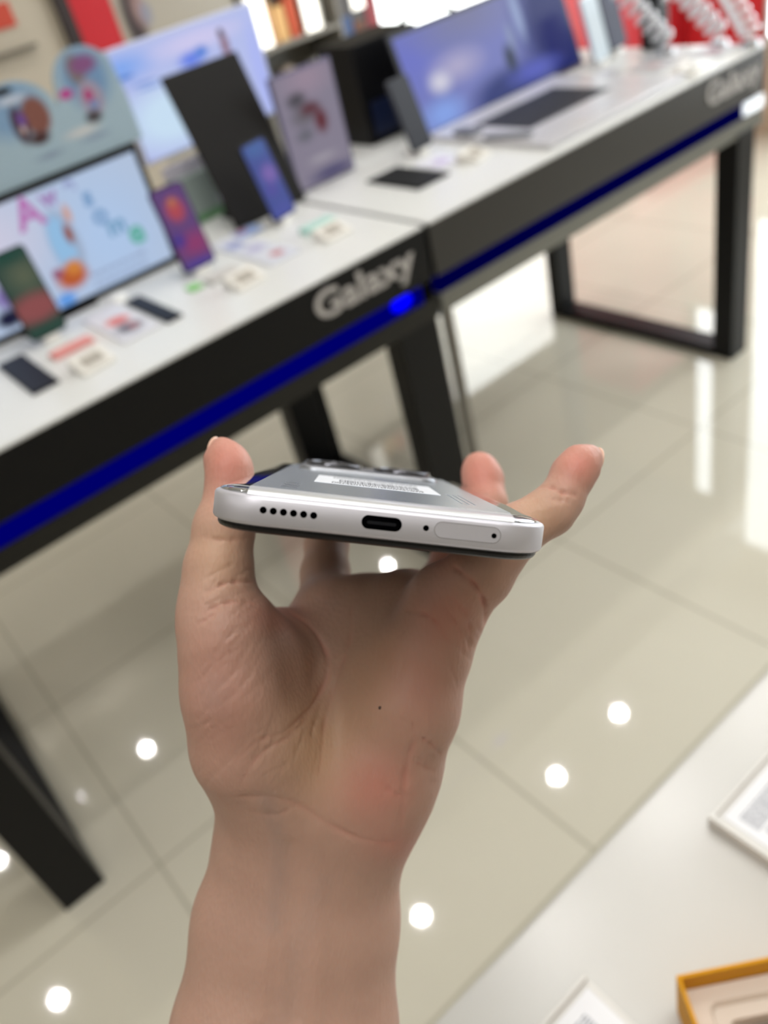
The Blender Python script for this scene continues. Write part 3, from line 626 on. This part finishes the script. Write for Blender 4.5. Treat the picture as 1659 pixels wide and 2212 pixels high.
# pale rounded lip between the corners
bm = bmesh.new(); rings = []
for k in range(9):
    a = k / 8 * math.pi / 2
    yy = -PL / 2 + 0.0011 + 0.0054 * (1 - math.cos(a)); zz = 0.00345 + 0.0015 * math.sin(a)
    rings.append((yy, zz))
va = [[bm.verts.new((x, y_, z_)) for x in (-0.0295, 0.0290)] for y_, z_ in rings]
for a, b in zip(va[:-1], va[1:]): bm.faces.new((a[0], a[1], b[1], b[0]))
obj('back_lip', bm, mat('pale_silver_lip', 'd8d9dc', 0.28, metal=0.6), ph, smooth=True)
HOLE = mat('port_black', '030304', 0.7, spec=0.0)
def hole(name, x, z, r, parent=frame):
    bm = bmesh.new(); n = 24
    ring = lambda q, y: [(x + q * math.cos(2 * math.pi * k / n), y, z + q * math.sin(2 * math.pi * k / n)) for k in range(n)]
    loft(bm, [ring(r * 1.12, -PL / 2 + 0.001), ring(r * 1.12, -PL / 2 - 0.00004), ring(r, -PL / 2 - 0.00006)])
    return obj(name, bm, HOLE, parent)
for k in range(6): hole('speaker_hole', -0.0257 + k * 0.00218, 0.0004, 0.00068)
hole('microphone_hole', 0.0097, 0.0003, 0.00058)
def slot(name, x0, x1, z0, z1, m, d0, d1, parent, ring_only=None):
    bm = bmesh.new(); w_, h = x1 - x0, z1 - z0; cx, cz = (x0 + x1) / 2, (z0 + z1) / 2
    rg = lambda i_, y: [(cx + a, y, cz + b) for a, b in rrect(w_ - 2 * i_, h - 2 * i_, h / 2 - i_ - 1e-5, 8)]
    if ring_only: loft(bm, [rg(0, d0), rg(0, d1), rg(ring_only, d1), rg(ring_only, d0)], False, False)
    else: loft(bm, [rg(0, d0), rg(0, d1)])
    return obj(name, bm, m, parent)
port = slot('charging_port', -0.0044, 0.0044, -0.0012, 0.0018, HOLE, -PL / 2 + 0.001, -PL / 2 - 0.00006, ph)
slot('port_tongue', -0.0032, 0.0032, -0.0001, 0.0006, mat('port_grey', '0c0d12', 0.5, spec=0.2), -PL / 2 + 0.001, -PL / 2 - 0.0001, port)
tray = slot('sim_tray', 0.0115, 0.0262, -0.0015, 0.0021, FR, -PL / 2 + 0.001, -PL / 2 - 0.00003, ph)
slot('tray_gap', 0.0115, 0.0262, -0.0015, 0.0021, mat('gap_grey', '6e6a6a', 0.6), -PL / 2 + 0.001, -PL / 2 - 0.00006, tray, 0.0001)
hole('eject_hole', 0.0247, 0.0002, 0.00052, tray)
# camera island
isl = None
bm = bmesh.new()
loft(bm, [[(x - 0.0008, y + 0.056, z) for x, y, z in rr_ring(0.051, 0.038, 0.007, i_, z_, 10)] for i_, z_ in ((0, 0.0046), (0.0001, 0.0053), (0.0005, 0.0059), (0.0013, 0.0062))])
isl = obj('camera_island', bm, mat('polished_island', '8f9196', 0.32, metal=0.85), ph, smooth=True)
em = isl.modifiers.new('split', 'EDGE_SPLIT'); em.split_angle = math.radians(50)
for cx_ in (-0.0137, 0.0122):
    bm = bmesh.new(); n = 48
    pr = [(0.0108, 0.0061), (0.0108, 0.0072), (0.0104, 0.0076), (0.0094, 0.0076), (0.0092, 0.0071)]
    loft(bm, [[(cx_ + q * math.cos(2 * math.pi * k / n), 0.057 + q * math.sin(2 * math.pi * k / n), z) for k in range(n)] for q, z in pr], False, False)
    lr = obj('lens_ring', bm, mat('dark_chrome', '55555a', 0.15, metal=0.9), isl, smooth=True)
    bm = bmesh.new(); cyl(bm, (cx_, 0.057, 0.0067), 0.0093, 0.0005, 40); obj('lens_glass', bm, BLACKG, isl)
# white label with printed rows
lab = obj('label_sticker', B((-0.0172, 0.0176, -0.033, 0.004, 0.0049, 0.00502)), mat('sticker_white', 'e4e6ec', 0.35), ph)
bm = bmesh.new(); rnd = random.Random(9)
for row, (ya, hh) in enumerate(((-0.0312, 0.0012), (-0.0292, 0.001), (-0.0262, 0.0015), (-0.006, 0.001), (-0.0035, 0.001), (-0.001, 0.001))):
    x = -0.0125
    while x < 0.013:
        k = rnd.uniform(0.0002, 0.0009) ; box(bm, x, x + k, ya, ya + hh, 0.00502, 0.00506); x += k + rnd.uniform(0.00015, 0.0004)
x = -0.0105
while x < 0.0125:
    k = rnd.uniform(0.00015, 0.0005); box(bm, x, x + k, -0.023, -0.011, 0.00502, 0.00506); x += k + rnd.uniform(0.00015, 0.0004)
obj('print', bm, mat('label_ink', '55565c', 0.6), lab)
lg = text_mesh('logo', 'POCO', 0.0058, mat('logo_grey', '74777f', 0.4), ph, (-0.0197, -0.066, 0.00495), rot=(0, 0, math.pi / 2), extrude=0.00002)
lg.scale = (1.25, 1, 1)
bm = bmesh.new(); rnd = random.Random(5)
for r_ in range(3):
    y = -0.058
    while y < -0.025:
        k = rnd.uniform(0.0005, 0.0016); box(bm, 0.0200 + r_ * 0.0016, 0.0204 + r_ * 0.0016, y, y + k, 0.0049, 0.00494); y += k + 0.0004
obj('regulatory_print', bm, mat('faint_print', '84888f', 0.5), ph)

# ------------------------------------------------------------------ the hand and forearm: one continuous surface
def H(px, py, d, r): return (np.array(camp(px, py, d)) * 1000.0, r)
def build_hand():
    st = 0.75
    lo = np.array([-77.0, -232.0, -366.0]); hi = np.array([72.0, 30.0, -205.0])
    nx, ny, nz = [int((hi[i] - lo[i]) / st) + 1 for i in range(3)]
    X = (lo[0] + st * np.arange(nx, dtype=np.float32))[:, None, None]
    Y = (lo[1] + st * np.arange(ny, dtype=np.float32))[None, :, None]
    Z = (lo[2] + st * np.arange(nz, dtype=np.float32))[None, None, :]
    def cone(a, b, flat=None):
        (p, r1), (q, r2) = a, b; d = q - p; L = float(d @ d)
        h = np.clip(((X - p[0]) * d[0] + (Y - p[1]) * d[1] + (Z - p[2]) * d[2]) / L, 0, 1)
        return np.sqrt((X - p[0] - h * d[0]) ** 2 + (Y - p[1] - h * d[1]) ** 2 + (Z - p[2] - h * d[2]) ** 2) - (r1 + (r2 - r1) * h)
    def smin(a, b, k):
        h = np.maximum(k - np.abs(a - b), 0) / k
        return np.minimum(a, b) - h * h * k * 0.25
    def smax(a, b, k): return -smin(-a, -b, k)
    def chain(pts, k):
        f = None
        for a, b in zip(pts[:-1], pts[1:]):
            c = cone(a, b); f = c if f is None else smin(f, c, k)
        return f
    # forearm and wrist
    f = chain([H(598, 1700, .268, 19), H(592, 1830, .273, 18.5), H(556, 1990, .272, 20), H(520, 2230, .268, 21.5), H(490, 2480, .262, 23)], 6)
    f = smin(f, chain([H(782, 1700, .270, 16.5), H(748, 1830, .273, 17.5), H(733, 1990, .273, 18.5), H(720, 2230, .270, 20), H(705, 2480, .264, 22)], 6), 26)
    f = smin(f, chain([H(680, 1720, .276, 16), H(660, 1960, .276, 18), H(615, 2480, .266, 22)], 6), 14)
    # palm body (metacarpals)
    f = smin(f, chain([H(704, 1330, .291, 11), H(694, 1500, .280, 15), H(670, 1700, .272, 17)], 5), 14)
    f = smin(f, chain([H(790, 1322, .290, 12), H(780, 1500, .279, 15), H(745, 1700, .272, 17)], 5), 14)
    f = smin(f, chain([H(880, 1312, .279, 12), H(860, 1480, .270, 15), H(800, 1700, .268, 17)], 5), 14)
    # hypothenar and little-finger mount
    f = smin(f, chain([H(962, 1302, .262, 11.5), H(925, 1400, .259, 13), H(885, 1530, .258, 14.5), H(840, 1650, .262, 14.6), H(784, 1780, .270, 12)], 5), 10)
    # thenar
    f = smin(f, chain([H(610, 1700, .268, 17), H(556, 1600, .259, 19.5), H(530, 1480, .254, 18.5), H(497, 1372, .252, 14.5), H(470, 1300, .252, 10.5)], 6), 9)
    f = smin(f, chain([H(560, 1420, .262, 12), H(655, 1400, .282, 8.5)], 4), 10)
    # web between thumb and index
    f = smin(f, chain([H(530, 1372, .262, 8), H(600, 1368, .274, 7.5), H(684, 1360, .288, 8.5)], 4), 5)
    # thumb
    th = chain([H(468, 1330, .252, 11.4), H(472, 1230, .254, 10.1), H(484, 1140, .256, 9.0), H(492, 1060, .259, 6.6), H(494, 1015, .260, 6.5), H(489, 990, .261, 5.6)], 3)
    th = smin(th, cone(H(505, 1035, .260, 5.2), H(500, 1005, .261, 5.0)), 4)
    th = smin(th, cone(H(476, 960, .263, 1.6), H(470, 990, .263, 3.4)), 5)
    f = smin(f, th, 4)
    # index
    f = smin(f, chain([H(700, 1332, .292, 10), H(703, 1240, .316, 9.0), H(706, 1175, .330, 8.4), H(722, 1120, .345, 7.6), H(770, 1108, .352, 7.0)], 3), 7)
    # middle, passing behind the palm rim to the right
    f = smin(f, chain([H(800, 1322, .291, 10.5), H(900, 1300, .322, 8.6), H(962, 1240, .334, 7.6), H(980, 1150, .342, 7.4), H(965, 1100, .347, 6.6)], 3), 6)
    # ring
    rg = chain([H(885, 1312, .280, 10.5), H(978, 1268, .300, 8.2), H(1032, 1185, .312, 7.6), H(1052, 1090, .322, 7.6), H(1043, 1035, .327, 7.6), H(1036, 1014, .328, 7.0)], 3)
    f = smin(f, rg, 6)
    # little finger
    pk = chain([H(972, 1300, .256, 12), H(1035, 1240, .249, 10.0), H(1110, 1150, .245, 8.0), H(1188, 1104, .246, 7.2), H(1212, 1078, .247, 6.5), H(1238, 1025, .249, 6.4), H(1251, 1006, .250, 6.0)], 2)
    pk = smin(pk, cone(H(1262, 998, .2505, 4.6), H(1278, 984, .251, 2.8)), 4)
    f = smin(f, pk, 7)
    # hollow of the palm
    f = smax(f, -cone(H(676, 1362, .246, 6), H(694, 1440, .244, 8)), 14)
    del X, Y, Z
    # surface nets
    V = f; ins = V < 0
    acc = np.zeros((nx - 1, ny - 1, nz - 1, 3), np.float32); cnt = np.zeros((nx - 1, ny - 1, nz - 1), np.float32)
    for ax in range(3):
        o1, o2 = [a for a in range(3) if a != ax]
        for i in (0, 1):
            for j in (0, 1):
                s0 = [None] * 3; s0[ax] = slice(0, -1); s0[o1] = slice(i, (V.shape[o1] - 1 + i)); s0[o2] = slice(j, (V.shape[o2] - 1 + j)); s1 = list(s0); s1[ax] = slice(1, None)
                a, b = V[tuple(s0)], V[tuple(s1)]
                m = (a < 0) != (b < 0); t_ = np.where(m, a / np.where(m, a - b, 1), 0)
                acc[..., ax] += np.where(m, t_, 0); acc[..., o1] += m * i; acc[..., o2] += m * j; cnt += m
    act = cnt > 0; idx = np.full(act.shape, -1, np.int64); ii = np.argwhere(act); idx[act] = np.arange(len(ii))
    vs = (acc[act] / cnt[act][:, None] + ii) * st + lo
    faces = []
    for ax in range(3):
        o1, o2 = [(1, 2), (2, 0), (0, 1)][ax]
        s0 = [slice(0, None)] * 3; s0[ax] = slice(0, -1); s1 = [slice(0, None)] * 3; s1[ax] = slice(1, None)
        a, b = ins[tuple(s0)], ins[tuple(s1)]; e = np.argwhere(a != b)
        e = e[(e[:, o1] > 0) & (e[:, o2] > 0) & (e[:, o1] < V.shape[o1] - 1) & (e[:, o2] < V.shape[o2] - 1)]
        sg = a[tuple(e.T)]
        def c(d1, d2):
            q = e.copy(); q[:, o1] -= d1; q[:, o2] -= d2; return idx[tuple(q.T)]
        q4 = np.stack([c(1, 1), c(0, 1), c(0, 0), c(1, 0)], 1); q4[~sg] = q4[~sg][:, ::-1]; faces.append(q4)
    fs = np.concatenate(faces)
    # light smoothing
    E2 = np.concatenate([fs[:, [0, 1]], fs[:, [1, 2]], fs[:, [2, 3]], fs[:, [3, 0]]])
    for _ in range(3):
        s_ = np.zeros_like(vs); n_ = np.zeros(len(vs))
        np.add.at(s_, E2[:, 0], vs[E2[:, 1]]); np.add.at(n_, E2[:, 0], 1)
        vs = vs * 0.5 + 0.5 * s_ / n_[:, None]
    # vertex normals
    p = vs[fs]; fn = np.cross(p[:, 2] - p[:, 0], p[:, 3] - p[:, 1]); vn = np.zeros_like(vs)
    for k in range(4): np.add.at(vn, fs[:, k], fn)
    vn /= np.linalg.norm(vn, axis=1)[:, None] + 1e-9
    return vs, fs, vn
hv, hf, hn = build_hand()
# creases follow the palm surface; positions given in the palm's own frame
cu_ = hv[:, 0] / -hv[:, 2] * F + 829.5; cv_ = -hv[:, 1] / -hv[:, 2] * F + 1106
front = np.clip((-(hn * hv).sum(1) / np.linalg.norm(hv, axis=1)) * 2.5, 0, 1)
def seg_dist(poly):
    best = np.full(len(cu_), 1e9); n_ = len(poly) - 1; global par
    par = np.zeros(len(cu_))
    for i_, ((x0, y0), (x1, y1)) in enumerate(zip(poly[:-1], poly[1:])):
        dx, dy = x1 - x0, y1 - y0; h = np.clip(((cu_ - x0) * dx + (cv_ - y0) * dy) / (dx * dx + dy * dy), 0, 1)
        dd_ = np.hypot(cu_ - x0 - h * dx, cv_ - y0 - h * dy); m_ = dd_ < best; par[m_] = ((i_ + h) / n_)[m_]; best = np.minimum(best, dd_)
    return best
def sp2(poly): return [(p_.x, p_.y) for p_ in spline([(a, b, 0) for a, b in poly], 5)]
CRE = [([(618, 1318), (668, 1350), (702, 1400), (708, 1448), (690, 1500), (655, 1545), (612, 1585)], 1.1, 5.5), ([(690, 1500), (640, 1580), (575, 1620), (535, 1665), (520, 1700)], 0.6, 4),
       ([(728, 1425), (722, 1480), (706, 1540), (698, 1600), (690, 1690)], 0.6, 5),
       ([(760, 1300), (755, 1380), (735, 1440), (716, 1500)], 0.5, 6),
       ([(872, 1318), (915, 1325), (945, 1350), (972, 1392)], 0.8, 4.5),
       ([(975, 1222), (1012, 1250), (1038, 1285), (1050, 1325), (1048, 1360)], 1.5, 6),
       ([(672, 1540), (640, 1575), (560, 1600), (500, 1650)], 0.5, 4), ([(640, 1738), (600, 1760), (540, 1752)], 0.35, 5),
       ([(968, 1286), (1002, 1320), (1016, 1362), (1012, 1410)], 0.7, 4.5),
       ([(940, 1300), (978, 1335), (998, 1380), (1000, 1420)], 0.4, 4),
       ([(440, 1285), (480, 1262), (515, 1257), (552, 1258)], 0.9, 4.5),
       ([(438, 1332), (460, 1312), (500, 1300), (556, 1304)], 0.8, 5),
       ([(420, 1350), (450, 1335), (478, 1310)], 0.5, 4),
       ([(432, 1158), (470, 1166), (510, 1166), (552, 1158)], 0.5, 5),
       ([(500, 1722), (580, 1722), (640, 1738), (700, 1775), (760, 1806), (830, 1822), (870, 1815)], 0.55, 7),
       ([(820, 1688), (850, 1715), (890, 1722)], 0.5, 6),
       ([(900, 1590), (925, 1604), (955, 1632)], 0.8, 5), ([(890, 1645), (915, 1655), (940, 1670)], 0.5, 5),
       ([(888, 1560), (895, 1600), (880, 1650), (872, 1720), (866, 1800)], 0.7, 8),
       ([(1160, 1052), (1190, 1052), (1222, 1066), (1252, 1070)], 0.9, 4.5),
       ([(1180, 1075), (1205, 1080), (1235, 1084)], 0.4, 4)]
disp = np.zeros(len(hv)); dark = np.zeros(len(hv))
for poly, dep, wid in CRE:
    d = seg_dist(sp2(poly)); tp = np.sin(np.clip(par, 0.0, 1.0) * math.pi) ** 0.7 * (0.75 + 0.25 * np.sin(par * 23)); wd_ = wid * (0.55 + 0.45 * tp)
    g = np.exp(-(d / wd_) ** 2) * tp; disp -= dep * 1.0 * g + dep * 0.2 * tp * np.exp(-(d / (3.5 * wid)) ** 2); dark = np.maximum(dark, g * dep)
# fine diagonal wrinkles over the ball of the thumb, soft tendons and veins at the wrist
wr = np.random.RandomState(2)
def wrinkles(n, bx, by, dirs, L0, L1, dep, wid):
    global disp
    for k in range(n):
        x0, y0 = wr.uniform(*bx), wr.uniform(*by); L_ = wr.uniform(L0, L1); a_ = dirs + wr.uniform(-0.25, 0.25)
        pts = [(x0, y0)]
        for q in range(4):
            a_ += wr.uniform(-0.12, 0.12); pts.append((pts[-1][0] + L_ / 4 * math.cos(a_), pts[-1][1] - L_ / 4 * math.sin(a_)))
        disp -= dep * wr.uniform(0.4, 1) * np.exp(-(seg_dist(pts) / wid) ** 2)
wrinkles(60, (410, 600), (1370, 1700), 0.75, 30, 90, 0.2, 3.2)
wrinkles(26, (560, 800), (1560, 1720), 1.3, 25, 70, 0.18, 3.4)
wrinkles(22, (880, 960), (1560, 1760), 2.4, 20, 50, 0.2, 3.2)
wrinkles(24, (930, 1040), (1260, 1420), -1.0, 30, 80, 0.26, 3.4)
wrinkles(14, (430, 550), (1240, 1330), 0.35, 30, 70, 0.26, 3.4)
wrinkles(14, (700, 900), (1300, 1480), 1.2, 30, 80, 0.16, 3.8)
wrinkles(10, (1140, 1240), (1050, 1110), -0.1, 20, 50, 0.08, 2.8)
for poly, a, wd in (([(560, 1740), (585, 1850), (580, 2000), (560, 2200)], 0.45, 16), ([(680, 1800), (690, 2000), (680, 2200)], 0.5, 20)):
    disp += a * np.exp(-(seg_dist(poly) / wd) ** 2)
disp -= 0.6 * np.exp(-(seg_dist([(625, 1830), (635, 2200)]) / 18) ** 2)
hv = hv + hn * (disp * front)[:, None]
me = bpy.data.meshes.new('person'); me.from_pydata((hv / 1000.0).tolist(), [], hf.tolist()); me.update()
# skin pigment: own colour of the skin, pinker pads and mounts, bluish vein lines
def gz(x, y, rx, ry): return np.exp(-(((cu_ - x) / rx) ** 2 + ((cv_ - y) / ry) ** 2))
red = 0.7 * gz(810, 1700, 85, 80) + 0.5 * gz(960, 1330, 70, 70) + 0.9 * gz(490, 1000, 60, 75) + 0.9 * gz(1250, 1000, 55, 50) + 0.95 * gz(1040, 1020, 60, 70) + 0.35 * gz(470, 1500, 90, 160) + 0.45 * gz(860, 1830, 70, 40) + 0.5 * gz(960, 1200, 40, 40) + 0.4 * gz(900, 1480, 80, 100) + 0.5 * gz(600, 1330, 60, 40) + 0.45 * dark
yel = 0.7 * gz(690, 1620, 90, 110) + 0.5 * gz(1160, 1110, 60, 50) + 0.5 * gz(470, 1200, 60, 90) + 0.4 * gz(800, 1450, 90, 130)
vein = 0.4 * np.exp(-(seg_dist([(575, 1725), (598, 1800), (602, 1900), (590, 2000)]) / 22) ** 2) + 0.2 * np.exp(-(seg_dist([(700, 1900), (640, 2050), (610, 2212)]) / 24) ** 2) + 0.4 * gz(460, 1500, 40, 60)
tone = np.clip(np.stack([red, yel, vein, np.ones_like(red)], 1), 0, 1).astype(np.float32)
ca = me.color_attributes.new('tone', 'FLOAT_COLOR', 'POINT'); ca.data.foreach_set('color', tone.ravel())
m = bpy.data.materials.new('skin'); m.use_nodes = True; nt = m.node_tree; b = nt.nodes['Principled BSDF']
at_ = nt.nodes.new('ShaderNodeAttribute'); at_.attribute_name = 'tone'; sp = nt.nodes.new('ShaderNodeSeparateColor'); nt.links.new(at_.outputs['Color'], sp.inputs[0])
tc = nt.nodes.new('ShaderNodeTexCoord'); n1 = nt.nodes.new('ShaderNodeTexNoise'); n1.inputs['Scale'].default_value = 70; n1.inputs['Detail'].default_value = 5; nt.links.new(tc.outputs['Object'], n1.inputs['Vector'])
mx = nt.nodes.new('ShaderNodeMixRGB'); mx.inputs[1].default_value = lin('a88575'); mx.inputs[2].default_value = lin('b89483'); nt.links.new(n1.outputs['Fac'], mx.inputs[0]); col = mx.outputs[0]
for out, c_, f_ in (('Green', 'c9a27c', 0.75), ('Red', 'c4786a', 0.8), ('Blue', '96857f', 0.7)):
    mm = nt.nodes.new('ShaderNodeMath'); mm.operation = 'MULTIPLY'; mm.inputs[1].default_value = f_; nt.links.new(sp.outputs[out], mm.inputs[0])
    q = nt.nodes.new('ShaderNodeMixRGB'); q.inputs[2].default_value = lin(c_); nt.links.new(mm.outputs[0], q.inputs[0]); nt.links.new(col, q.inputs[1]); col = q.outputs[0]
nt.links.new(col, b.inputs['Base Color'])
b.inputs['Roughness'].default_value = 0.5; b.inputs['Specular IOR Level'].default_value = 0.3
b.inputs['Subsurface Weight'].default_value = 0.25; b.inputs['Subsurface Radius'].default_value = (1.0, 0.35, 0.2); b.inputs['Subsurface Scale'].default_value = 0.004
n2 = nt.nodes.new('ShaderNodeTexVoronoi'); n2.inputs['Scale'].default_value = 900; mpn = nt.nodes.new('ShaderNodeMapping'); mpn.inputs['Rotation'].default_value = (0, 0, 0.7); mpn.inputs['Scale'].default_value = (1.0, 0.45, 1.0)
nt.links.new(tc.outputs['Object'], mpn.inputs[0]); nt.links.new(mpn.outputs[0], n2.inputs['Vector'])
bp = nt.nodes.new('ShaderNodeBump'); bp.inputs['Strength'].default_value = 0.5; bp.inputs['Distance'].default_value = 0.00022; nt.links.new(n2.outputs['Distance'], bp.inputs['Height']); nt.links.new(bp.outputs[0], b.inputs['Normal'])
person = link('person', me, m, smooth=True); person.matrix_world = CM
tag(person, 'bare forearm and open left hand, palm forward, gripping the silver phone by its edges', 'person')
NAILM = mat('nail', 'd9b09a', 0.25)
def nail(c, d, nrm, rl, rw, rt, label=None):
    bm = bmesh.new(); bmesh.ops.create_uvsphere(bm, u_segments=24, v_segments=16, radius=1.0)
    d = Vector(d).normalized(); n_ = Vector(nrm); n_ = (n_ - d * n_.dot(d)).normalized(); s_ = d.cross(n_)
    R = Matrix((s_, d, n_)).transposed().to_4x4()
    bmesh.ops.transform(bm, matrix=Matrix.Translation(c) @ R @ Matrix.Diagonal((rw, rl, rt, 1)), verts=bm.verts)
    return obj('fingernail', bm, NAILM, person, smooth=True)
nail(camp(466, 985, .2665), (0.02, 1, 0), (-0.85, 0.05, -0.5), 0.0062, 0.0042, 0.0010)
nail(camp(1284, 1000, .2535), (0.3, 0.9, 0), (0.8, -0.3, -0.5), 0.0050, 0.0036, 0.0009)
bm = bmesh.new(); bmesh.ops.create_icosphere(bm, subdivisions=2, radius=0.00055)
k = int(np.argmin((cu_ - 820) ** 2 + (cv_ - 1528) ** 2 + (front < 0.5) * 1e6)); 
o = obj('mole', bm, mat('mole_brown', '4a342c', 0.6), person, smooth=True, loc=tuple(hv[k] / 1000.0)); o.scale = (1, 1, 0.4)
